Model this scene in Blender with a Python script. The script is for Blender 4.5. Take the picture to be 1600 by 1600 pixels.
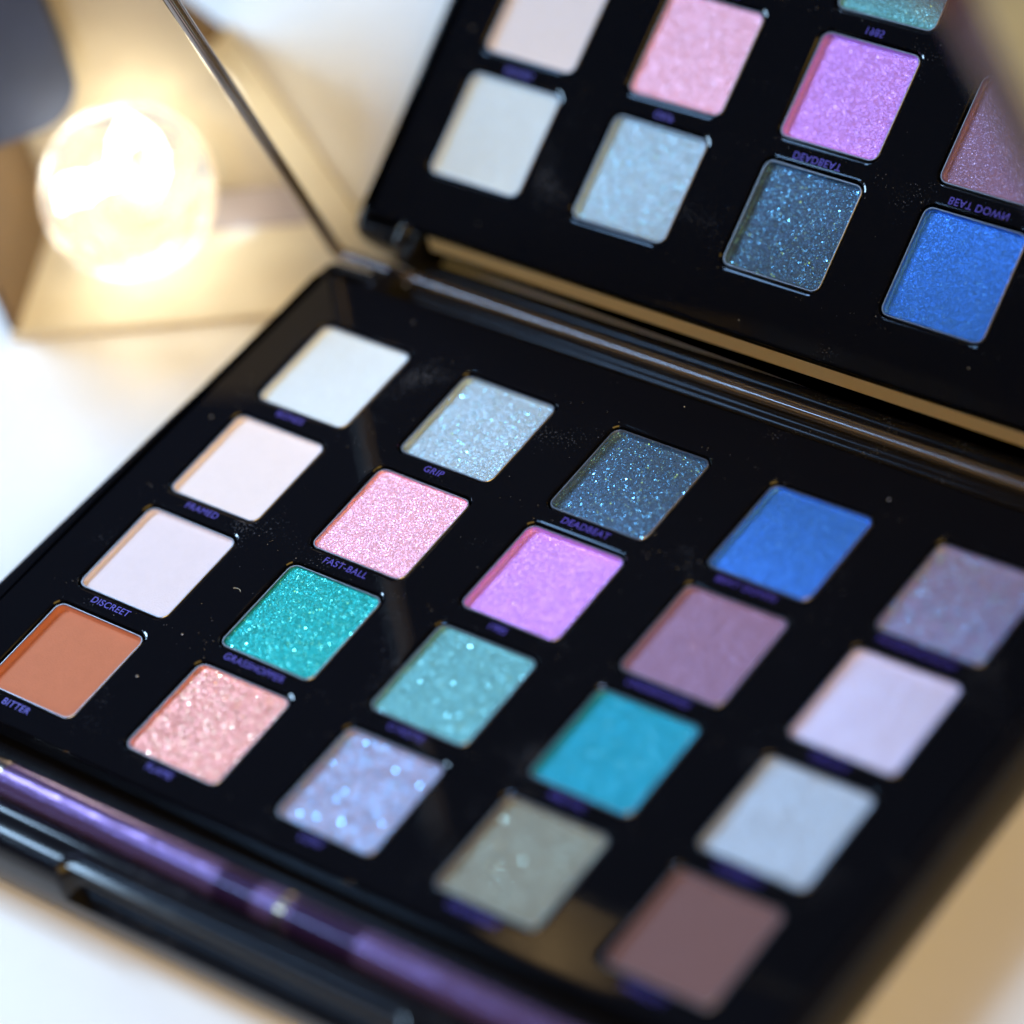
import bpy, bmesh, math, random
from mathutils import Vector, Matrix, noise

for o in list(bpy.data.objects):
    bpy.data.objects.remove(o, do_unlink=True)
SC = bpy.context.scene
COL = SC.collection
MM = 0.001

# ------------------------------------------------------------------ camera
cam_d = bpy.data.cameras.new('camera')
cam = bpy.data.objects.new('camera', cam_d)
COL.objects.link(cam)
R = [[0.7714267, 0.5900894, -0.2381078], [0.2902274, -0.6592958, -0.6936116], [-0.5662764, 0.4659651, -0.6798585]]
right, up, back = Vector(R[0]), -Vector(R[1]), -Vector(R[2])
m = Matrix((right, up, back)).transposed().to_4x4()
m.translation = Vector((406.7457, -309.6577, 418.7667)) * MM
cam.matrix_world = m
cam_d.sensor_width = 36
cam_d.lens = 137.98
cam_d.clip_start = 0.01
cam_d.clip_end = 50
cam_d.dof.use_dof = True
cam_d.dof.focus_distance = 0.621
cam_d.dof.aperture_fstop = 5.2
SC.camera = cam

# ------------------------------------------------------------------ world, lamps, exposure
w = bpy.data.worlds.new('World')
SC.world = w
w.use_nodes = True
bg = w.node_tree.nodes['Background']
bg.inputs['Color'].default_value = (0.25, 0.42, 1.0, 1)
bg.inputs['Strength'].default_value = 0.07
SC.view_settings.view_transform = 'Standard'
SC.view_settings.look = 'None'
SC.view_settings.exposure = 0.13
SC.view_settings.gamma = 1.0
SC.render.engine = 'CYCLES'
SC.cycles.caustics_reflective = True
SC.cycles.caustics_refractive = True
SC.cycles.max_bounces = 12
SC.cycles.glossy_bounces = 8
SC.cycles.transmission_bounces = 8
SC.cycles.transparent_max_bounces = 12
SC.cycles.blur_glossy = 0.0
SC.cycles.sample_clamp_indirect = 12

def area(name, direction, dist, size, power, color, target=(70, -50, 0), size_y=None, spread=180):
    d = bpy.data.lights.new(name, 'AREA')
    d.energy = power
    d.color = color
    d.size = size
    if size_y:
        d.shape = 'RECTANGLE'
        d.size_y = size_y
    d.spread = math.radians(spread)
    o = bpy.data.objects.new(name, d)
    COL.objects.link(o)
    v = Vector(direction).normalized()
    o.location = Vector(target) * MM + v * dist
    o.rotation_euler = (-v).to_track_quat('-Z', 'Y').to_euler()
    return o

area('window_light', (-1.0, 0.07, 0.74), 1.1, 0.34, 15.8, (0.45, 0.70, 1.0))
area('room_light', (0.75, -0.55, 0.9), 1.1, 0.9, 9.5, (1.0, 0.62, 0.13))
area('side_window_light', (0.50, -1.0, 0.55), 1.2, 0.12, 2.6, (0.20, 0.47, 1.0), size_y=0.35)  # added cold lamp, unseen, to draw blue lines on the lid lip

area('small_window_light', (-0.57, -0.45, 0.69), 1.3, 0.12, 0.95, (0.30, 0.56, 1.0), size_y=0.16)  # added unseen lamp for the thin blue highlight along the lid's bottom edge
# warm lamp beyond the lid, mirrored in the glossy front border of the tray
area('far_warm_lamp', (-0.5210, 0.3975, 0.7555), 0.9, 0.03, 0.006, (1.0, 0.66, 0.28), target=(116, -91, 0), size_y=0.02)

# ------------------------------------------------------------------ material helpers
def mat(name):
    mt = bpy.data.materials.new(name)
    mt.use_nodes = True
    nt = mt.node_tree
    return mt, nt, nt.nodes['Principled BSDF']

def N(nt, t, **kw):
    n = nt.nodes.new(t)
    for k, v in kw.items():
        if hasattr(n, k):
            setattr(n, k, v)
        else:
            n.inputs[k].default_value = v
    return n

def lin(c):
    return tuple(((x / 255) / 12.92 if x / 255 <= 0.04045 else ((x / 255 + 0.055) / 1.055) ** 2.4) for x in c) + (1.0,)

def obj_coord(nt):
    return N(nt, 'ShaderNodeTexCoord').outputs['Object']

def simple(name, color, rough=0.5, metallic=0.0, bump=0.0, scale=600.0, coat=0.0, var=0.0):
    mt, nt, b = mat(name)
    L = nt.links.new
    b.inputs['Base Color'].default_value = color
    b.inputs['Roughness'].default_value = rough
    b.inputs['Metallic'].default_value = metallic
    b.inputs['Coat Weight'].default_value = coat
    b.inputs['Coat Roughness'].default_value = 0.05
    co = obj_coord(nt)
    nz = N(nt, 'ShaderNodeTexNoise', Scale=scale, Detail=4.0)
    L(co, nz.inputs['Vector'])
    if bump:
        bp = N(nt, 'ShaderNodeBump', Strength=bump, Distance=0.0003)
        L(nz.outputs['Fac'], bp.inputs['Height'])
        L(bp.outputs['Normal'], b.inputs['Normal'])
    if var:
        mx = N(nt, 'ShaderNodeMixRGB', blend_type='MULTIPLY')
        mx.inputs['Fac'].default_value = 1
        mx.inputs['Color1'].default_value = color
        rp = N(nt, 'ShaderNodeMapRange')
        rp.inputs['From Min'].default_value = 0.3
        rp.inputs['From Max'].default_value = 0.7
        rp.inputs['To Min'].default_value = 1 - var
        rp.inputs['To Max'].default_value = 1.0
        n2 = N(nt, 'ShaderNodeTexNoise', Scale=scale * 0.12, Detail=6.0)
        L(co, n2.inputs['Vector'])
        L(n2.outputs['Fac'], rp.inputs['Value'])
        L(rp.outputs['Result'], mx.inputs['Color2'])
        L(mx.outputs['Color'], b.inputs['Base Color'])
    return mt

def gloss_black(name, color=(0.004, 0.004, 0.005, 1), wave=0.15, wscale=28.0, rough=0.06, dust=0.5):
    """glossy moulded plastic: slight long-wave warp, faint smears"""
    mt, nt, b = mat(name)
    L = nt.links.new
    co = obj_coord(nt)
    b.inputs['Base Color'].default_value = color
    b.inputs['IOR'].default_value = 1.48
    n1 = N(nt, 'ShaderNodeTexNoise', Scale=wscale, Detail=1.0)
    L(co, n1.inputs['Vector'])
    bp = N(nt, 'ShaderNodeBump', Strength=wave, Distance=0.002)
    L(n1.outputs['Fac'], bp.inputs['Height'])
    L(bp.outputs['Normal'], b.inputs['Normal'])
    n2 = N(nt, 'ShaderNodeTexNoise', Scale=90.0, Detail=8.0, Roughness=0.7)
    L(co, n2.inputs['Vector'])
    mr = N(nt, 'ShaderNodeMapRange')
    mr.inputs['From Min'].default_value = 0.35
    mr.inputs['From Max'].default_value = 0.75
    mr.inputs['To Min'].default_value = rough
    mr.inputs['To Max'].default_value = rough + 0.12 * dust
    L(n2.outputs['Fac'], mr.inputs['Value'])
    L(mr.outputs['Result'], b.inputs['Roughness'])
    # sparse settled dust
    n3 = N(nt, 'ShaderNodeTexNoise', Scale=2600.0, Detail=2.0)
    L(co, n3.inputs['Vector'])
    n4 = N(nt, 'ShaderNodeTexNoise', Scale=60.0, Detail=3.0)
    L(co, n4.inputs['Vector'])
    ml = N(nt, 'ShaderNodeMath', operation='MULTIPLY')
    L(n3.outputs['Fac'], ml.inputs[0]); L(n4.outputs['Fac'], ml.inputs[1])
    dr = N(nt, 'ShaderNodeMapRange')
    dr.inputs['From Min'].default_value = 0.40
    dr.inputs['From Max'].default_value = 0.47
    dr.inputs['To Min'].default_value = 0.0
    dr.inputs['To Max'].default_value = 0.5
    L(ml.outputs['Value'], dr.inputs['Value'])
    mc = N(nt, 'ShaderNodeMixRGB')
    mc.inputs['Color1'].default_value = color
    mc.inputs['Color2'].default_value = (0.16, 0.17, 0.2, 1)
    L(dr.outputs['Result'], mc.inputs['Fac'])
    L(mc.outputs['Color'], b.inputs['Base Color'])
    return mt

def powder(name, color, shimmer=0.0, fleck=0.0, fleck_col=(1, 1, 1, 1), cell=0.00016, mottle=0.12, fine=0.5, tilt=0.7):
    """pressed powder: fine grain, metallic shimmer share, sparse tilted flakes"""
    mt, nt, b = mat(name)
    L = nt.links.new
    co = obj_coord(nt)
    # mottled colour of the cake itself
    n1 = N(nt, 'ShaderNodeTexNoise', Scale=450.0, Detail=6.0, Roughness=0.65)
    L(co, n1.inputs['Vector'])
    mr = N(nt, 'ShaderNodeMapRange')
    mr.inputs['From Min'].default_value = 0.3
    mr.inputs['From Max'].default_value = 0.7
    mr.inputs['To Min'].default_value = 1.0 - mottle
    mr.inputs['To Max'].default_value = 1.0 + mottle
    L(n1.outputs['Fac'], mr.inputs['Value'])
    mx = N(nt, 'ShaderNodeVectorMath', operation='SCALE')
    mx.inputs[0].default_value = color[:3]
    L(mr.outputs['Result'], mx.inputs['Scale'])
    b.inputs['Roughness'].default_value = 0.75
    b.inputs['Specular IOR Level'].default_value = 0.25
    n2 = N(nt, 'ShaderNodeTexNoise', Scale=3500.0, Detail=3.0)
    L(co, n2.inputs['Vector'])
    bp = N(nt, 'ShaderNodeBump', Strength=fine, Distance=0.00012)
    L(n2.outputs['Fac'], bp.inputs['Height'])
    n3 = N(nt, 'ShaderNodeTexNoise', Scale=1500.0, Detail=4.0)
    L(co, n3.inputs['Vector'])
    bp2 = N(nt, 'ShaderNodeBump', Strength=0.18 + 0.2 * shimmer, Distance=0.0002)
    L(n3.outputs['Fac'], bp2.inputs['Height'])
    L(bp2.outputs['Normal'], bp.inputs['Normal'])
    L(bp.outputs['Normal'], b.inputs['Normal'])
    L(mx.outputs['Vector'], b.inputs['Base Color'])
    last = b.outputs['BSDF']
    out = nt.nodes['Material Output']
    def flakes(size, amount, rough, col, tlt, seed):
        nonlocal last
        vo = N(nt, 'ShaderNodeTexVoronoi', Scale=1.0 / size, Randomness=1.0)
        mp = N(nt, 'ShaderNodeMapping')
        mp.inputs['Location'].default_value = (seed, seed * 0.7, seed * 0.3)
        L(co, mp.inputs['Vector'])
        L(mp.outputs['Vector'], vo.inputs['Vector'])
        sub = N(nt, 'ShaderNodeVectorMath', operation='SUBTRACT')
        sub.inputs[1].default_value = (0.5, 0.5, 0.5)
        L(vo.outputs['Color'], sub.inputs[0])
        sc = N(nt, 'ShaderNodeVectorMath', operation='SCALE')
        sc.inputs['Scale'].default_value = tlt
        L(sub.outputs['Vector'], sc.inputs[0])
        ad = N(nt, 'ShaderNodeVectorMath', operation='ADD')
        L(bp2.outputs['Normal'], ad.inputs[0])
        L(sc.outputs['Vector'], ad.inputs[1])
        nm = N(nt, 'ShaderNodeVectorMath', operation='NORMALIZE')
        L(ad.outputs['Vector'], nm.inputs[0])
        gl = N(nt, 'ShaderNodeBsdfAnisotropic')
        gl.inputs['Color'].default_value = col
        gl.inputs['Roughness'].default_value = rough
        L(nm.outputs['Vector'], gl.inputs['Normal'])
        sep = N(nt, 'ShaderNodeSeparateColor')
        wn = N(nt, 'ShaderNodeTexWhiteNoise', noise_dimensions='3D')
        L(vo.outputs['Position'], wn.inputs['Vector'])
        cmp_ = N(nt, 'ShaderNodeMath', operation='LESS_THAN')
        L(wn.outputs['Value'], cmp_.inputs[0])
        cmp_.inputs[1].default_value = amount
        ms = N(nt, 'ShaderNodeMixShader')
        L(cmp_.outputs['Value'], ms.inputs['Fac'])
        L(last, ms.inputs[1])
        L(gl.outputs['BSDF'], ms.inputs[2])
        last = ms.outputs['Shader']
    if shimmer:
        cc = tuple(min(1.0, c * 1.35 + 0.03) for c in color[:3]) + (1,)
        flakes(cell, shimmer * 0.6, 0.48, cc, tilt, 0.013)
    if fleck:
        flakes(cell * 1.3, fleck * 0.6, 0.40, fleck_col, 1.1, 0.071)
    if fleck >= 0.04:
        flakes(cell * 1.8, fleck * 0.16, 0.16, fleck_col, 1.2, 0.133)
    L(last, out.inputs['Surface'])
    return mt

# ------------------------------------------------------------------ mesh helpers
def obj(name, verts, faces, material, parent=None, smooth=None, loc=None):
    me = bpy.data.meshes.new(name)
    me.from_pydata([tuple(Vector(v) * MM) for v in verts], [], faces)
    me.update()
    bm = bmesh.new()
    bm.from_mesh(me)
    bmesh.ops.recalc_face_normals(bm, faces=bm.faces)
    bm.to_mesh(me)
    bm.free()
    if material:
        me.materials.append(material)
    o = bpy.data.objects.new(name, me)
    COL.objects.link(o)
    if parent:
        o.parent = parent
    if loc:
        o.location = Vector(loc) * MM
    if smooth is not None:
        shade(me, smooth)
    return o

def shade(me, angle):
    for p in me.polygons:
        p.use_smooth = True
    bm = bmesh.new()
    bm.from_mesh(me)
    a = math.radians(angle)
    for e in bm.edges:
        if len(e.link_faces) == 2 and e.calc_face_angle(0) > a:
            e.smooth = False
    bm.to_mesh(me)
    bm.free()

def rounded(poly, radii, seg=6):
    """round the corners of a closed polygon"""
    out = []
    n = len(poly)
    for i in range(n):
        p0, p1, p2 = Vector(poly[i - 1]), Vector(poly[i]), Vector(poly[(i + 1) % n])
        r = radii[i] if isinstance(radii, (list, tuple)) else radii
        if r <= 0:
            out.append(tuple(p1))
            continue
        a, b = (p0 - p1).normalized(), (p2 - p1).normalized()
        half = math.acos(max(-1, min(1, a.dot(b)))) / 2
        t = r / math.tan(half)
        c = p1 + (a + b).normalized() * (r / math.sin(half))
        s, e = p1 + a * t - c, p1 + b * t - c
        ang = math.atan2(s.x * e.y - s.y * e.x, s.dot(e))
        for k in range(seg + 1):
            th = ang * k / seg
            out.append((c.x + s.x * math.cos(th) - s.y * math.sin(th), c.y + s.x * math.sin(th) + s.y * math.cos(th)))
    return out

def inset(loop, d):
    """offset a closed 2-D counter-clockwise loop inwards by d"""
    n = len(loop)
    out = []
    for i in range(n):
        p0, p1, p2 = Vector(loop[i - 1]), Vector(loop[i]), Vector(loop[(i + 1) % n])
        e1, e2 = (p1 - p0), (p2 - p1)
        if e1.length < 1e-9: e1 = e2
        if e2.length < 1e-9: e2 = e1
        n1, n2 = Vector((-e1.y, e1.x)).normalized(), Vector((-e2.y, e2.x)).normalized()
        b = (n1 + n2)
        b = b / max(0.3, b.dot(n1)) if b.length > 1e-6 else n1
        out.append((p1.x + b.x * d, p1.y + b.y * d))
    return out

def loft(loops3, cap0=True, cap1=True):
    verts, faces = [], []
    n = len(loops3[0])
    for lp in loops3:
        verts += lp
    for k in range(len(loops3) - 1):
        for i in range(n):
            j = (i + 1) % n
            faces.append((k * n + i, k * n + j, (k + 1) * n + j, (k + 1) * n + i))
    if cap0:
        faces.append(tuple(range(n))[::-1])
    if cap1:
        faces.append(tuple((len(loops3) - 1) * n + i for i in range(n)))
    return verts, faces

def stack(loop, prof, cap0=True, cap1=True):
    return loft([[(x, y, z) for x, y in inset(loop, d)] for d, z in prof], cap0, cap1)

def empty(name, loc=(0, 0, 0), parent=None):
    o = bpy.data.objects.new(name, None)
    o.empty_display_size = 0.01
    COL.objects.link(o)
    o.location = Vector(loc) * MM
    if parent:
        o.parent = parent
    return o

def tag(o, label=None, cat=None, group=None, kind=None):
    if label: o['label'] = label
    if cat: o['category'] = cat
    if group: o['group'] = group
    if kind: o['kind'] = kind
    return o

def tube(pts, r, seg=10, closed_ends=True):
    loops = []
    for i, p in enumerate(pts):
        p = Vector(p)
        a = Vector(pts[max(0, i - 1)])
        b = Vector(pts[min(len(pts) - 1, i + 1)])
        t = (b - a).normalized()
        u = t.orthogonal().normalized() if abs(t.x) < 0.99 else Vector((0, 1, 0))
        u = (u - t * u.dot(t)).normalized()
        v = t.cross(u)
        rr = r[i] if isinstance(r, (list, tuple)) else r
        loops.append([tuple(p + (u * math.cos(2 * math.pi * k / seg) + v * math.sin(2 * math.pi * k / seg)) * rr) for k in range(seg)])
    return loft(loops, closed_ends, closed_ends)

TABLE = -13.0
rnd = random.Random(7)

# ------------------------------------------------------------------ the surface
M_table = simple('white_table_top', (0.80, 0.80, 0.80, 1), rough=0.35, bump=0.05, scale=900, var=0.03)
S = 3000
t_ = obj('table_top', [(-S, -S, TABLE), (S, -S, TABLE), (S, S, TABLE), (-S, S, TABLE), (-S, -S, TABLE - 30), (S, -S, TABLE - 30), (S, S, TABLE - 30), (-S, S, TABLE - 30)],
         [(0, 1, 2, 3), (7, 6, 5, 4), (0, 4, 5, 1), (1, 5, 6, 2), (2, 6, 7, 3), (3, 7, 4, 0)], M_table)
tag(t_, 'white table top under the palette', kind='structure')

# ------------------------------------------------------------------ the palette
PAL = empty('eyeshadow_palette', (71, -50, TABLE))
tag(PAL, 'open black mirrored makeup palette holding twenty coloured powder pans', 'makeup palette')
def P(name, vf, material, smooth=None, parent=None):
    """a part given in palette millimetres; parent is at the palette's origin"""
    o = obj(name, vf[0], vf[1], material, None, smooth)
    p = parent or PAL
    o.parent = p
    if p is PAL:
        o.location = -Vector((71, -50, TABLE)) * MM
    return o

PX, PY = 31.0, 23.12
PW, PH = 19.2, 18.94
M_shell = gloss_black('shell_black_plastic', (0.006, 0.006, 0.008, 1), wave=0.05, rough=0.12)
M_lid_ior = 1.75
M_shell.node_tree.nodes['Principled BSDF'].inputs['Specular IOR Level'].default_value = 0.3
M_plate = gloss_black('plate_piano_black', (0.0035, 0.0035, 0.0045, 1), wave=0.10, wscale=26, rough=0.03, dust=0.15)
M_tin = simple('tin_plate', (0.42, 0.42, 0.46, 1), rough=0.38, metallic=1.0, bump=0.1)

# base shell outline (counter-clockwise), recess at the back between the two hinge ears
XL0, XL1, XR = -15.6, -11.0, 156.6   # left edge flares towards the front
YF, YB, YE = -113.0, 10.7, 14.4
out = [(XL0, YF), (XR, YF), (XR, YE), (141.5, YE), (141.5, YB), (2.2, YB), (2.2, YE), (XL1, YE)]
base_loop = rounded(out, [7, 7, 3.5, 0.5, 0.5, 0.5, 0.5, 3.0], 7)
plate = rounded([(-12.2, -93.4), (153.4, -93.4), (153.4, 10.3), (-9.6, 10.3)], [1.5, 1.5, 1.5, 1.5], 4)
# solid lower body, with an upper rim round plate and front trough
body_prof = [(3.2, TABLE + 0.05), (1.3, TABLE + 0.5), (0.3, TABLE + 2.2), (0.0, -8.5), (0.0, -5.0), (0.35, -2.2), (1.1, -0.75), (2.0, -0.2)]
P('base_shell', stack(base_loop, body_prof[:3] + [(0.0, -8.5), (0.0, -6.35)], True, True), M_shell, 40)
# rim: strip pieces around (left, right, front lip with thumb recess)
def bar_profile(prof, path, name, material, smooth=35, parent=None):
    """extrude a closed (a,z) profile along a straight path; a is measured to the left of the path"""
    loops = []
    for (x, y) in path:
        loops.append((x, y))
    d = (Vector(path[1]) - Vector(path[0])).normalized()
    nrm = Vector((-d.y, d.x))
    L3 = [[(x + nrm.x * a, y + nrm.y * a, z) for a, z in prof] for x, y in path]
    return P(name, loft(L3), material, smooth, parent)

def rim_arc(name, pts, prof, smooth=40):
    """sweep a profile (inset d, height z) along an open stretch of the outline"""
    n = len(pts)
    L3 = []
    for i in range(n):
        a = Vector(pts[max(0, i - 1)]); b = Vector(pts[min(n - 1, i + 1)])
        t = (b - a).normalized()
        nn = Vector((-t.y, t.x))
        L3.append([(pts[i][0] + nn.x * d, pts[i][1] + nn.y * d, z) for d, z in prof])
    return P(name, loft(L3), M_shell, smooth)

# outer rim all round: closed ring loft in the shape of the outline
ring_in = [(0.0, -6.4), (0.0, -3.4), (0.3, -1.9), (0.9, -0.75), (1.7, -0.15), (2.4, -0.05), (2.75, -0.25), (2.9, -1.2), (2.9, -6.4)]
full = rounded([(XL0, YF), (XR, YF), (XR, YE), (XL1, YE)], [7, 7, 3.5, 3.0], 8)
v_, f_ = [], []
def ring(loop, prof):
    L3 = [[(x, y, z) for x, y in inset(loop, d)] for d, z in prof]
    vs, fs = loft(L3, False, False)
    n = len(loop); k = len(prof) - 1
    for i in range(n):
        j = (i + 1) % n
        fs.append((i, j, k * n + j, k * n + i))
    return vs, fs
# the ring follows the notched outline at the back
notched = rounded([(XL0, YF), (38.5, YF), (40.2, YF + 2.3), (103.3, YF + 2.3), (105, YF), (XR, YF), (XR, YE), (141.5, YE), (141.5, YB), (2.2, YB), (2.2, YE), (XL1, YE)],
                  [7, 1.4, 1.1, 1.1, 1.4, 7, 3.5, 0.5, 0.5, 0.5, 0.5, 3.0], 7)
P('outer_rim', ring(notched, ring_in), M_shell, 40)
# front ledge between the trough and the front edge
ledge = [(-12.0, -108.0), (153.4, -108.0), (153.4, -105.4), (-12.0, -105.4)]
P('front_ledge', stack(rounded(ledge, 0.8, 3), [(0, -6.32), (0, -1.05), (0.3, -0.5), (0.75, -0.28)], True, True), M_shell, 40)
# thumb recess in the front face
rec = rounded([(40, -112.0), (104, -112.0), (104, -109.3), (40, -109.3)], 1.2, 5)
M_recess = gloss_black('recess_plastic', (0.012, 0.014, 0.02, 1), wave=0.02, rough=0.35)
# trough floor
P('trough_floor', stack([(-12.0, -105.2), (153.4, -105.2), (153.4, -93.9), (-12.0, -93.9)], [(0, -6.3), (0, -5.75)], True, True), M_shell)

P('front_lip', stack([(-11.5, -110.6), (153.0, -110.6), (153.0, -107.6), (-11.5, -107.6)], [(0, -6.33), (0, -0.55), (0.15, -0.5)], True, True), M_shell, 40)
# plate with twenty holes
def build_plate():
    vs, fs = [], []
    def add(loop, z):
        s = len(vs)
        vs.extend([(x, y, z) for x, y in loop])
        return list(range(s, s + len(loop)))
    def bridge(a, b):
        n = len(a)
        for i in range(n):
            j = (i + 1) % n
            fs.append((a[i], a[j], b[j], b[i]))
    gx = [-9.9] + [PX * (i + 1) - (PX - PW) / 2 for i in range(4)] + [152.2]
    gy = [9.2] + [-PY * (j + 1) + (PY - PH) / 2 for j in range(3)] + [-92.4]
    for i in range(5):
        for j in range(4):
            x0, x1, y1, y0 = gx[i], gx[i + 1], gy[j], gy[j + 1]
            hx0, hx1 = i * PX - 0.45, i * PX + PW + 0.45
            hy1, hy0 = -j * PY + 0.45, -j * PY - PH - 0.45
            seg = 6
            hole = rounded([(hx0, hy0), (hx1, hy0), (hx1, hy1), (hx0, hy1)], 2.0, seg)
            cell = []
            for k, (cx, cy) in enumerate([(x0, y0), (x1, y0), (x1, y1), (x0, y1)]):
                hs = hole[k * (seg + 1):(k + 1) * (seg + 1)]
                for q, (hx, hy) in enumerate(hs):
                    if q == seg // 2: cell.append((cx, cy))
                    else:
                        # slide along the cell edge
                        first = q < seg // 2
                        horiz_first = k in (1, 3)
                        if first == horiz_first: cell.append((hx, cy))
                        else: cell.append((cx, hy))
            a = add(cell, 0.0)
            b = add(inset(hole, -0.42), 0.0)
            c = add(inset(hole, -0.16), -0.05)
            d = add(hole, -0.24)
            e = add(hole, -2.6)
            bridge(a, b); bridge(b, c); bridge(c, d); bridge(d, e)
    # border frame out to the plate's bevelled edge
    return vs, fs, (gx, gy)
pv, pf, (gx, gy) = build_plate()
# border: strips outside the grid of cells
bo = [(gx[0], gy[-1]), (gx[-1], gy[-1]), (gx[-1], gy[0]), (gx[0], gy[0])]
po = [(-12.9, -93.5), (153.5, -93.5), (153.5, 10.3), (-8.2, 10.3)]
def border(vs, fs):
    s = len(vs)
    lp = [bo, [(po[0][0] + .3, po[0][1] + .22), (po[1][0] - .3, po[1][1] + .22), (po[2][0] - .6, po[2][1] - .45), (po[3][0] + .6, po[3][1] - .45)],
          [(po[0][0] + .1, po[0][1] + .06), (po[1][0] - .1, po[1][1] + .06), (po[2][0] - .15, po[2][1] - .12), (po[3][0] + .15, po[3][1] - .12)], po, po]
    zs = [0, 0, -0.22, -0.6, -4.0]
    for l, z in zip(lp, zs):
        vs += [(x, y, z) for x, y in l]
    for k in range(4):
        for i in range(4):
            j = (i + 1) % 4
            fs.append((s + k * 4 + i, s + k * 4 + j, s + (k + 1) * 4 + j, s + (k + 1) * 4 + i))
border(pv, pf)
plate_o = P('pan_plate', (pv, pf), M_plate)

# pans and powders
SH = [  # column, row, marking, colour, label, shimmer, fleck, fleck colour, mottle
 (0, 0, 'BONES', (206, 218, 226), 'pale ice white matte powder', .04, 0, None, .03),
 (1, 0, 'GRIP', (152, 172, 186), 'silvery grey blue powder with fine glitter', .5, .05, (150, 240, 255), .08),
 (2, 0, 'DEADBEAT', (58, 82, 110), 'dark slate blue powder full of fine sparkle', .4, .12, (140, 215, 255), .2),
 (3, 0, 'BEAT DOWN', (50, 114, 210), 'bright cobalt blue shimmer powder', .6, .02, (120, 190, 255), .16),
 (4, 0, 'PANDEMONIUM', (136, 128, 172), 'smoky violet powder with coarse blue glitter', .4, .16, (140, 220, 255), .2),
 (0, 1, 'FRAMED', (228, 218, 220), 'soft white matte powder with a pink cast', .0, 0, None, .02),
 (1, 1, 'FAST-BALL', (232, 168, 190), 'satin rose pink shimmer powder', .55, .03, (255, 225, 240), .10),
 (2, 1, '1985', (196, 136, 220), 'bright orchid purple satin powder', .5, .01, (255, 200, 255), .12),
 (3, 1, 'UNDERHAND', (136, 106, 136), 'dusty mauve satin powder', .35, .01, (220, 190, 220), .08),
 (4, 1, 'DELETE', (202, 198, 234), 'pale lilac satin powder', .3, 0, None, .03),
 (0, 2, 'DISCREET', (222, 212, 220), 'pale pinkish white matte powder', .0, 0, None, .02),
 (1, 2, 'GRASSHOPPER', (12, 148, 146), 'emerald teal shimmer powder', .6, .08, (140, 255, 240), .14),
 (2, 2, 'C-NOTE', (92, 150, 154), 'pale sea green shimmer powder', .55, .05, (190, 255, 255), .16),
 (3, 2, 'ARCTIC', (22, 140, 164), 'vivid turquoise blue satin powder', .5, .02, (170, 245, 255), .06),
 (4, 2, 'ROBBERY', (166, 178, 194), 'silver satin powder', .5, 0, None, .06),
 (0, 3, 'BITTER', (190, 114, 80), 'warm terracotta brown matte powder', .0, 0, None, .04),
 (1, 3, 'FLAME', (220, 152, 146), 'peachy rose gold foil powder', .45, .14, (255, 225, 190), .2),
 (2, 3, 'LOW', (150, 142, 166), 'lavender grey powder with blue glitter', .45, .2, (130, 205, 255), .25),
 (3, 3, 'CROWBAR', (122, 120, 106), 'olive grey pewter shimmer powder', .5, .04, (220, 240, 220), .12),
 (4, 3, 'HARLOT', (112, 84, 86), 'matte cocoa brown powder', .03, 0, None, .03),
]

pan_loop = rounded([(0, -PH), (PW, -PH), (PW, 0), (0, 0)], 1.6, 6)
def pan_mesh():
    prof = [(0.0, -2.5), (0.0, -0.42), (0.08, -0.33), (0.2, -0.33), (0.26, -0.45), (0.3, -2.3)]
    L3 = [[(x, y, z) for x, y in inset(pan_loop, d)] for d, z in prof]
    vs, fs = loft(L3, True, True)
    return vs, fs
def powder_mesh(seed, depth, rough):
    """cake surface: worn edge on the wall, a slight dish, fine lumps"""
    vs, fs = [], []
    r = random.Random(seed)
    loops = []
    base = inset(pan_loop, 0.28)
    ring_prof = [(0.0, -0.55), (0.06, -0.75), (0.16, -depth + 0.12), (0.34, -depth), (0.6, -depth), (1.2, -depth + .01), (2.4, -depth + .03), (4.2, -depth + .04), (6.5, -depth + .05), (8.2, -depth + .05)]
    n0 = len(base)
    # densify straight runs
    dense = []
    for i in range(n0):
        p, q = Vector(base[i]), Vector(base[(i + 1) % n0])
        k = max(1, int((q - p).length / 0.5))
        for t in range(k):
            dense.append(tuple(p.lerp(q, t / k)))
    cx, cy = PW / 2, -PH / 2
    n = len(dense)
    for d, z in ring_prof:
        s = 1 - d / (PW / 2 - 0.3)
        lp = []
        for i, (x, y) in enumerate(dense):
            xx, yy = cx + (x - cx) * s, cy + (y - cy) * s
            nz = noise.noise(Vector((xx * 0.9 + seed, yy * 0.9, seed * 1.7)))
            nz2 = noise.noise(Vector((xx * 4 + seed, yy * 4, seed * 0.7)))
            fade = max(0.0, 1 - d / 1.2)
            zz = z + nz * 0.05 * rough * (0.25 + 0.75 * fade) + nz2 * 0.04 * rough * fade
            if d == 0.0:
                zz = z + 0.22 * max(-0.6, nz + 0.7 * nz2) * (0.4 + rough)
            lp.append((xx, yy, zz))
        loops.append(lp)
    vs, fs = loft(loops, False, True)
    return vs, fs

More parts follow.
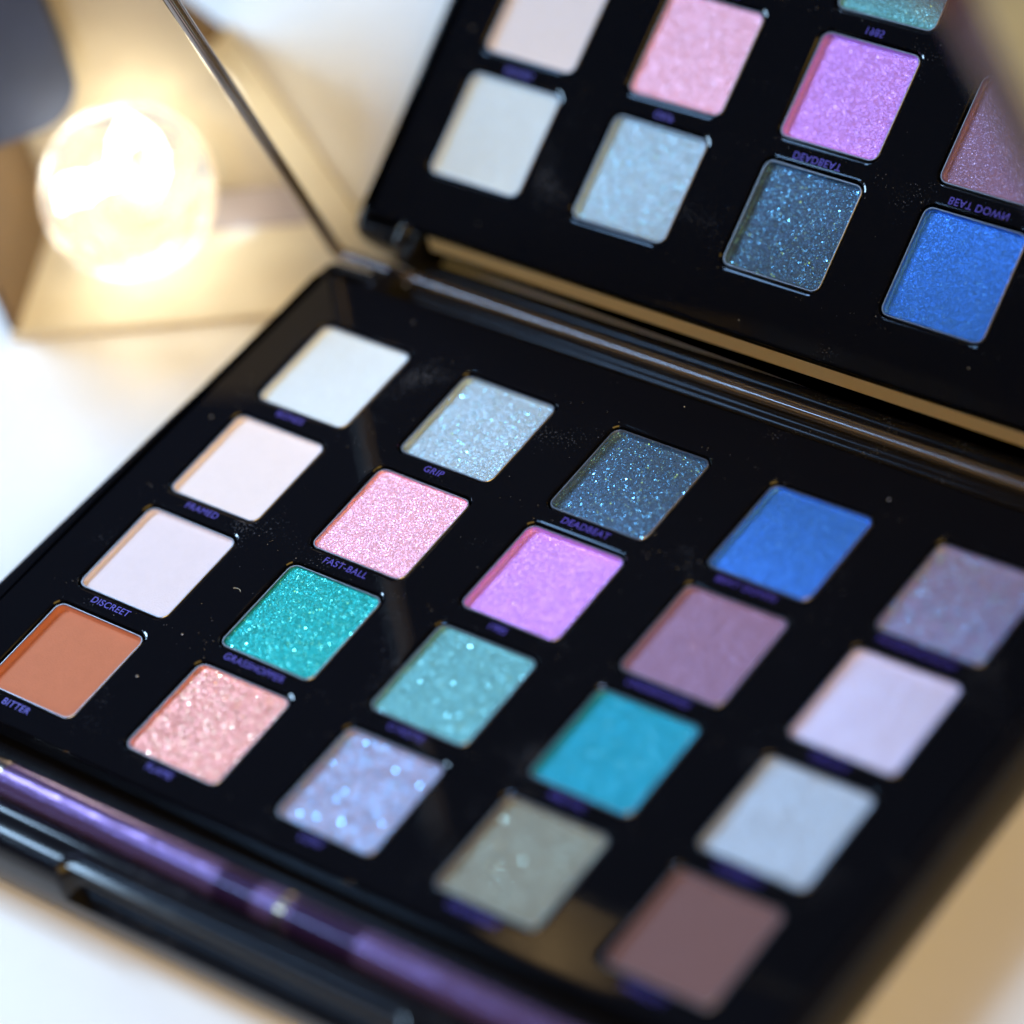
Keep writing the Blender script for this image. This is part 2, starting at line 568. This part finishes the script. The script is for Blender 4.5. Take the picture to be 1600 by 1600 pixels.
import_font = None
M_ink = simple('indigo_foil_print', (0.070, 0.045, 0.38, 1), rough=0.4, metallic=0.1)
pan_me = None
for (i, j, txt, col, lab, sh, fl, fc, mot) in SH:
    vs, fs = pan_mesh()
    if pan_me is None:
        pan = obj('powder_pan', vs, fs, M_tin, PAL, 40)
        pan_me = pan.data
    else:
        pan = bpy.data.objects.new('powder_pan', pan_me)
        COL.objects.link(pan)
        pan.parent = PAL
    pan.location = (Vector((i * PX, -j * PY, 0)) - Vector((71, -50, TABLE))) * MM
    pan['label'] = 'tin pan marked ' + txt + ' holding ' + lab.split(' powder')[0] + ' powder'
    depth = {'DEADBEAT': 1.3, '1985': 1.25, 'BITTER': 1.35, 'FAST-BALL': 0.75, 'GRASSHOPPER': 0.7, 'FLAME': 0.85, 'C-NOTE': 0.9}.get(txt, 1.1)
    cl = lin(col)
    pm = powder('powder_' + lab.split(' powder')[0].replace(' ', '_'), cl, sh, fl, lin(fc) if fc else (1, 1, 1, 1), mottle=mot,
                cell=0.00012 if txt in ('PANDEMONIUM', 'LOW', 'FLAME') else 0.000095, fine=0.5 if sh < 0.2 else 0.6)
    pw = obj('pressed_powder', *powder_mesh(i * 7 + j * 3 + 1, depth, 0.25 if sh < 0.2 else 1.0), pm, pan, 50)
    pw['label'] = lab
    # printed name
    cu = bpy.data.curves.new('name_print', 'FONT')
    cu.body = txt
    cu.size = 1.78 * MM
    cu.align_x = 'CENTER'
    cu.align_y = 'CENTER'
    cu.extrude = 0.004 * MM
    cu.space_character = 1.08
    cu.offset = 0.000008
    to = bpy.data.objects.new('name_print_tmp', cu)
    COL.objects.link(to)
    dg = bpy.context.evaluated_depsgraph_get()
    me = bpy.data.meshes.new_from_object(to.evaluated_get(dg))
    bpy.data.objects.remove(to, do_unlink=True)
    me.materials.clear()
    me.materials.append(M_ink)
    no = bpy.data.objects.new('name_print', me)
    COL.objects.link(no)
    no.parent = PAL
    no.location = (Vector((i * PX + 9.2, -j * PY - PH - 1.75, 0.012)) - Vector((71, -50, TABLE))) * MM
    no['label'] = 'indigo lettering ' + txt

# ------------------------------------------------------------------ lid with mirror
TH, D = 0.243572, 16.497
nrm = Vector((0, math.cos(TH), math.sin(TH)))          # points away from the pans
upv = Vector((0, -math.sin(TH), math.cos(TH)))
org = nrm * D - upv * (nrm * D).dot(Vector((0, 0, 1))) / upv.z   # mirror plane at z = 0
def lidp(x, s, t):
    """x along the hinge, s up the lid, t towards the pans"""
    q = org + upv * s - nrm * t
    return (x, q.y, q.z)
def lid_outline(ins=0.0, r=5.0):
    xb, xt = -14.0, -6.0
    pts = [(xb, -4.9), (158.4, -4.9), (159.2, 129), (xt, 129)]
    return inset(rounded(pts, [2.5, 2.5, 6, 6], 7), ins)
M_lid = gloss_black('lid_gunmetal_lip', (0.26, 0.23, 0.21, 1), wave=0.04, rough=0.08)
M_lid.node_tree.nodes['Principled BSDF'].inputs['IOR'].default_value = M_lid_ior
M_lid.node_tree.nodes['Principled BSDF'].inputs['Metallic'].default_value = 0.8
def lid_ring(prof, cap0=False, cap1=False):
    L3 = [[lidp(x, s, t) for x, s in lid_outline(d)] for d, t in prof]
    return loft(L3, cap0, cap1)
LID = None
vs, fs = lid_ring([(2.0, 0.02), (1.95, 0.4), (1.75, 0.75), (1.4, 1.02), (1.0, 1.15), (0.4, 1.15), (0.1, 1.0), (0.0, 0.8), (0.0, 0.3)], False, False)
LID = P('lid', (vs, fs), M_lid, 35)
M_lidb = gloss_black('lid_back_plum_plastic', (0.05, 0.010, 0.045, 1), wave=0.04, rough=0.12)
vs, fs = lid_ring([(0.0, 0.3), (-0.1, -2.0), (0.4, -4.2), (1.8, -5.6), (4.5, -6.2)], False, True)
P('lid_back', (vs, fs), M_lidb, 35, LID)
mt, nt, b = mat('mirror_glass')
b.inputs['Base Color'].default_value = (0.71, 0.72, 0.72, 1)
b.inputs['Metallic'].default_value = 1.0
b.inputs['Roughness'].default_value = 0.0
mi = [lidp(x, s, 0.05) for x, s in lid_outline(1.93)]
mo = [lidp(x, s, -0.6) for x, s in lid_outline(1.93)]
MIR = P('mirror', loft([mo, mi]), mt, None, LID)

# hinge barrel along the back, carried by the base
yb, zb = 16.4, -7.2
P('hinge_barrel', tube([(3.0, yb, zb), (3.4, yb, zb), (140.4, yb, zb), (140.8, yb, zb)], [2.2, 2.7, 2.7, 2.2], 28), M_shell, 40)
for x in (3.3, 140.5):
    s_ = 1 if x < 70 else -1
    P('hinge_lug', stack(rounded([(min(x, x - 2.6 * s_), 10.4), (max(x, x - 2.6 * s_), 10.4), (max(x, x - 2.6 * s_), 16.5), (min(x, x - 2.6 * s_), 16.5)], 0.5, 3),
      [(0, -10), (0, -1.4), (0.3, -1.0)]), M_shell, 40)

M_strip = simple('satin_gold_trim', (0.82, 0.60, 0.28, 1), rough=0.42, metallic=0.35, bump=0.1, scale=300, var=0.1)  # gold stands in for the warm table reflection in the black back wall
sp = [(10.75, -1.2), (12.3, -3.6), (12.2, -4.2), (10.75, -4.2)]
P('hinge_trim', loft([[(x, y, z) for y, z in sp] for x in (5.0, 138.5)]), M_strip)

# powder crumbs, corner glint specks and lint on the plate
def crumbs():
    vs, fs = [], []
    r = random.Random(11)
    spots = []
    for _ in range(330):
        i, j = r.randrange(5), r.randrange(4)
        x = i * PX + r.choice([r.uniform(-4.5, -0.9), r.uniform(PW + 0.9, PW + 6), r.uniform(0, PW)])
        y = -j * PY + r.choice([r.uniform(0.7, 2.5), -PH - r.uniform(0.7, 1.2), r.uniform(-PH, 0)])
        if 0 - .5 < x - i * PX < PW + .5 and -PH - .5 < y + j * PY < .5: continue
        spots.append((x, y, r.uniform(0.03, 0.075)))
    for i in range(5):
        for j in range(4):
            for (cx, cy) in ((-0.75, -PH - 0.1), (0.1, 0.75)):  # specks set at two hole corners in place of the glints there
                if r.random() < 0.8: spots.append((i * PX + cx + r.uniform(-.1, .1), -j * PY + cy + r.uniform(-.1, .1), r.uniform(0.05, 0.10)))
    for x, y, s in [(23.6, -76.5, .28), (24.5, -66.4, .2), (14.5, 6.2, .15), (70, 8, .14), (-4, -26, .2), (112, 4, .18)]:
        spots.append((x, y, s))
    for x, y, s in spots:
        a = len(vs)
        k = 5
        ph = r.uniform(0, 6)
        for q in range(k):
            rr = s * r.uniform(.6, 1.1)
            vs.append((x + rr * math.cos(ph + q * 6.283 / k), y + rr * math.sin(ph + q * 6.283 / k), 0.004))
        vs.append((x, y, s * 0.9))
        for q in range(k):
            fs.append((a + q, a + (q + 1) % k, a + k))
    return vs, fs
M_crumb_glint = simple('powder_crumbs', (0.55, 0.58, 0.62, 1), rough=0.4, metallic=0.4)
cr = P('powder_crumbs', crumbs(), M_crumb_glint)
cr['kind'] = 'stuff'
lint = [(26.6 + 0.9 * math.cos(a) , -55.4 + 0.55 * math.sin(a), 0.12) for a in [0.3 + 0.28 * k for k in range(9)]]
P('lint_fibre', tube(lint, 0.045, 5), simple('lint', (0.6, 0.6, 0.5, 1), rough=0.8))

# ------------------------------------------------------------------ brush in the trough
BR = empty('makeup_brush', (60, -100.2, -4.4))
tag(BR, 'slim metallic purple makeup brush lying in the front trough of the palette', 'makeup brush')
def B(name, vf, material, smooth=40, parent=None):
    o = obj(name, vf[0], vf[1], material, None, smooth)
    o.parent = parent or BR
    if not parent:
        o.location = -Vector((60, -100.2, -4.4)) * MM
    return o
by, bz = -101.4, -1.9
M_purple = simple('purple_metallic_lacquer', (0.22, 0.13, 0.30, 1), rough=0.24, metallic=0.7, bump=0.9, scale=130, coat=0.5)
M_ferr = simple('champagne_ferrule', (0.62, 0.50, 0.42, 1), rough=0.22, metallic=1.0)
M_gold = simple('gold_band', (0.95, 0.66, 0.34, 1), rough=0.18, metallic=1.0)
B('handle', tube([(16.6, by, bz), (17, by, bz), (60, by, bz), (100, by, bz), (139, by, bz), (144, by, bz), (146, by, bz)], [2.6, 2.95, 3.05, 3.05, 2.8, 2.2, 1.0], 36), M_purple)
B('ferrule', tube([(5.5, by, bz), (6, by, bz), (13, by, bz), (14, by, bz), (16.8, by, bz)], [2.7, 2.9, 2.8, 2.95, 3.0], 36), M_ferr)
B('collar', tube([(16.4, by, bz), (16.5, by, bz), (17.4, by, bz), (17.5, by, bz)], [3.0, 3.12, 3.12, 3.0], 36), M_ferr)
B('sleeve', tube([(62.9, by, bz), (63, by, bz), (70.5, by, bz), (70.6, by, bz)], [3.0, 3.09, 3.09, 3.0], 36), simple('dark_plum_sleeve', (0.05, 0.02, 0.07, 1), rough=0.2, metallic=0.6, coat=0.6))  # dark band modelled in place of a reflection in the handle
B('gold_ring', tube([(75.2, by, bz), (75.3, by, bz), (76.6, by, bz), (76.7, by, bz)], [3.0, 3.2, 3.2, 3.0], 36), M_gold)  # ring put in for the gold glint on the handle
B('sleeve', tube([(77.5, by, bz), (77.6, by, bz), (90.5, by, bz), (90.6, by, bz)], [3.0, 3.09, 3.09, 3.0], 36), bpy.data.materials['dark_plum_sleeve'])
B('bristles', tube([(-9, by, bz), (-7.5, by, bz), (-3, by, bz), (2, by, bz), (6, by, bz)], [0.6, 2.2, 3.2, 3.1, 2.8], 24), simple('bristle_fibre', (0.05, 0.03, 0.05, 1), rough=0.7, bump=0.6, scale=2500))

# ------------------------------------------------------------------ things behind on the left
M_kraft = simple('kraft_board', (0.62, 0.53, 0.37, 1), rough=0.6, bump=0.2, scale=400, var=0.15)
M_kraft2 = simple('kraft_board_wall', (0.60, 0.52, 0.38, 1), rough=0.6, bump=0.2, scale=400, var=0.15)
M_kraft_shaded = simple('brown_board_flap', (0.16, 0.10, 0.05, 1), rough=0.7, bump=0.2, scale=400, var=0.2)  # board in shade: the darkness of the side wall is in this colour
BX = empty('kraft_box', (-45, 10, TABLE))
tag(BX, 'open kraft board box on the table holding the glowing globe', 'box')
def slab(a, b2, c, d2, z0, z1):
    q = [a, b2, c, d2]
    return [(x, y, z0) for x, y in q] + [(x, y, z1) for x, y in q], [(3, 2, 1, 0), (4, 5, 6, 7), (0, 1, 5, 4), (1, 2, 6, 5), (2, 3, 7, 6), (3, 0, 4, 7)]
def BXP(name, vf, material):
    o = obj(name, vf[0], vf[1], material)
    o.parent = BX
    o.location = -Vector((-45, 10, TABLE)) * MM
    return o
def line(p, d, t): return (p[0] + d[0] * t, p[1] + d[1] * t)
dv = Vector((43, 24)).normalized(); dn = Vector((-dv.y, dv.x))
A = Vector((-65.5, -17.3)); 
bl = A + dn * 34
M_kraft_lit = simple('cream_liner_board', (0.76, 0.70, 0.56, 1), rough=0.5, bump=0.2, scale=400, var=0.08)  # floor board made paler; the lamp's glare is in this colour
BXP('floor_panel', slab(tuple(A), tuple(A + dv * 105), tuple(A + dv * 105 + dn * 34), tuple(bl), TABLE + 0.02, TABLE + 1.4), M_kraft_lit)
w0 = A + dn * 34 + dv * 0.5
BXP('back_panel', slab(tuple(w0), tuple(w0 + dv * 101), tuple(w0 + dv * 101 + dn * 1.4), tuple(w0 + dn * 1.4), TABLE + 0.02, 62), M_kraft2)
BXP('side_panel', slab(tuple(A + dn * 1), tuple(A + dv * 1.4 + dn * 1), tuple(A + dv * 1.4 + dn * 33.6), tuple(A + dn * 33.6), TABLE + 1.42, 16), M_kraft_shaded)
g0 = A + dn * 23 + dv * 24
shade_strip = obj('grey_card', *slab(tuple(g0), tuple(g0 + dv * 75), tuple(g0 + dv * 75 + dn * 10.5), tuple(g0 + dn * 10.5), TABLE + 1.43, TABLE + 2.0), simple('grey_paper', (0.42, 0.38, 0.42, 1), rough=0.7))  # added strip; its grey stands in for shading at the back
tag(shade_strip, 'flat grey paper strip lying along the back of the kraft box', 'card')

bd = obj('kraft_card', *slab((20, 62), (150, 50), (175, 170), (20, 175), TABLE + 0.02, TABLE + 0.9), simple('tan_board', (0.55, 0.37, 0.15, 1), rough=0.6, bump=0.3, scale=300, var=0.25))  # added sheet; its tan stands in for shade on the table
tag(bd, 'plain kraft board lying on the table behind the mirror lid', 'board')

# glowing glass globe
GC = Vector((-53.0, 9.6, 4.4))
GL = empty('globe_lamp', tuple(GC))
tag(GL, 'glowing clear glass globe lamp resting in the kraft box', 'lamp')
def sphere(r, c=(0, 0, 0), seg=48, rg=24, dent=0.0):
    vs, fs = [], []
    for a in range(rg + 1):
        th = math.pi * a / rg
        for k in range(seg):
            ph = 2 * math.pi * k / seg
            rr = r * (1 + dent * noise.noise(Vector((math.sin(th) * math.cos(ph) * 2, math.sin(th) * math.sin(ph) * 2, math.cos(th) * 2))))
            vs.append((c[0] + rr * math.sin(th) * math.cos(ph), c[1] + rr * math.sin(th) * math.sin(ph), c[2] + rr * math.cos(th)))
    for a in range(rg):
        for k in range(seg):
            j = (k + 1) % seg
            fs.append((a * seg + k, a * seg + j, (a + 1) * seg + j, (a + 1) * seg + k))
    bm = bmesh.new()
    return vs, fs
mt, nt, b = mat('lamp_glass')
b.inputs['Base Color'].default_value = (1, 0.99, 0.93, 1)
b.inputs['Transmission Weight'].default_value = 1.0
b.inputs['Roughness'].default_value = 0.03
b.inputs['IOR'].default_value = 1.33
b.inputs['Emission Color'].default_value = (1.0, 0.99, 0.88, 1)
b.inputs['Emission Strength'].default_value = 0.33
ng = N(nt, 'ShaderNodeTexNoise', Scale=95.0, Detail=1.5)
nt.links.new(obj_coord(nt), ng.inputs['Vector'])
bg_ = N(nt, 'ShaderNodeBump', Strength=0.6, Distance=0.004)
nt.links.new(ng.outputs['Fac'], bg_.inputs['Height'])
nt.links.new(bg_.outputs['Normal'], b.inputs['Normal'])
o = obj('glass_globe', *sphere(15.6), mt, GL, 180)
mt, nt, b = mat('lamp_filament_glow')
b.inputs['Base Color'].default_value = (1, 0.9, 0.7, 1)
b.inputs['Emission Color'].default_value = (1.0, 0.93, 0.77, 1)
b.inputs['Emission Strength'].default_value = 7.5
M_glow = mt
fil = [(7 * math.cos(a) - 1 + 1.5 * math.sin(3 * a), 6 * math.sin(a), 2 + 4.5 * math.sin(1.5 * a)) for a in [k * 0.35 for k in range(17)]]
o = obj('filament', *tube(fil, 1.15, 8), M_glow, GL, 60)
o = obj('cap', *tube([(-9.5, 6.5, -9.0), (-11.0, 8.2, -10.5), (-12.6, 9.6, -11.8)], [3.6, 3.6, 2.6], 20), simple('brass_cap', (0.7, 0.5, 0.25, 1), rough=0.3, metallic=1.0), GL, 40)

# slate blue case, upper left
cu_ = Vector((0.62, 0.78)).normalized(); cn_ = Vector((cu_.y, -cu_.x))
C0 = Vector((-60.0, 13.0))     # its lower right corner, resting on the box side
CZ = 16.3
CA = empty('slate_case', (C0.x, C0.y, CZ))
tag(CA, 'slate blue upright case with rounded corners leaning on the side of the kraft box', 'case')
rr = rounded([(-42, 0.0), (0, 0.0), (0, 35), (-42, 35)], [8, 9, 5, 5], 8)
def casep(a, h, t): return (C0.x + cu_.x * a + cn_.x * t, C0.y + cu_.y * a + cn_.y * t, CZ + h)
L3 = [[casep(a, h, t) for a, h in inset(rr, d)] for d, t in [(2.5, -24), (0.5, -23), (0, -21), (0, -2), (0.5, -0.5), (2.0, 0)]]
vs, fs = loft(L3)
M_slate = simple('slate_blue_fabric', (0.050, 0.075, 0.16, 1), rough=0.6, bump=0.4, scale=900, var=0.2)
o = obj('case_body', vs, fs, M_slate, CA, 40)
o.location = -Vector((C0.x, C0.y, CZ)) * MM
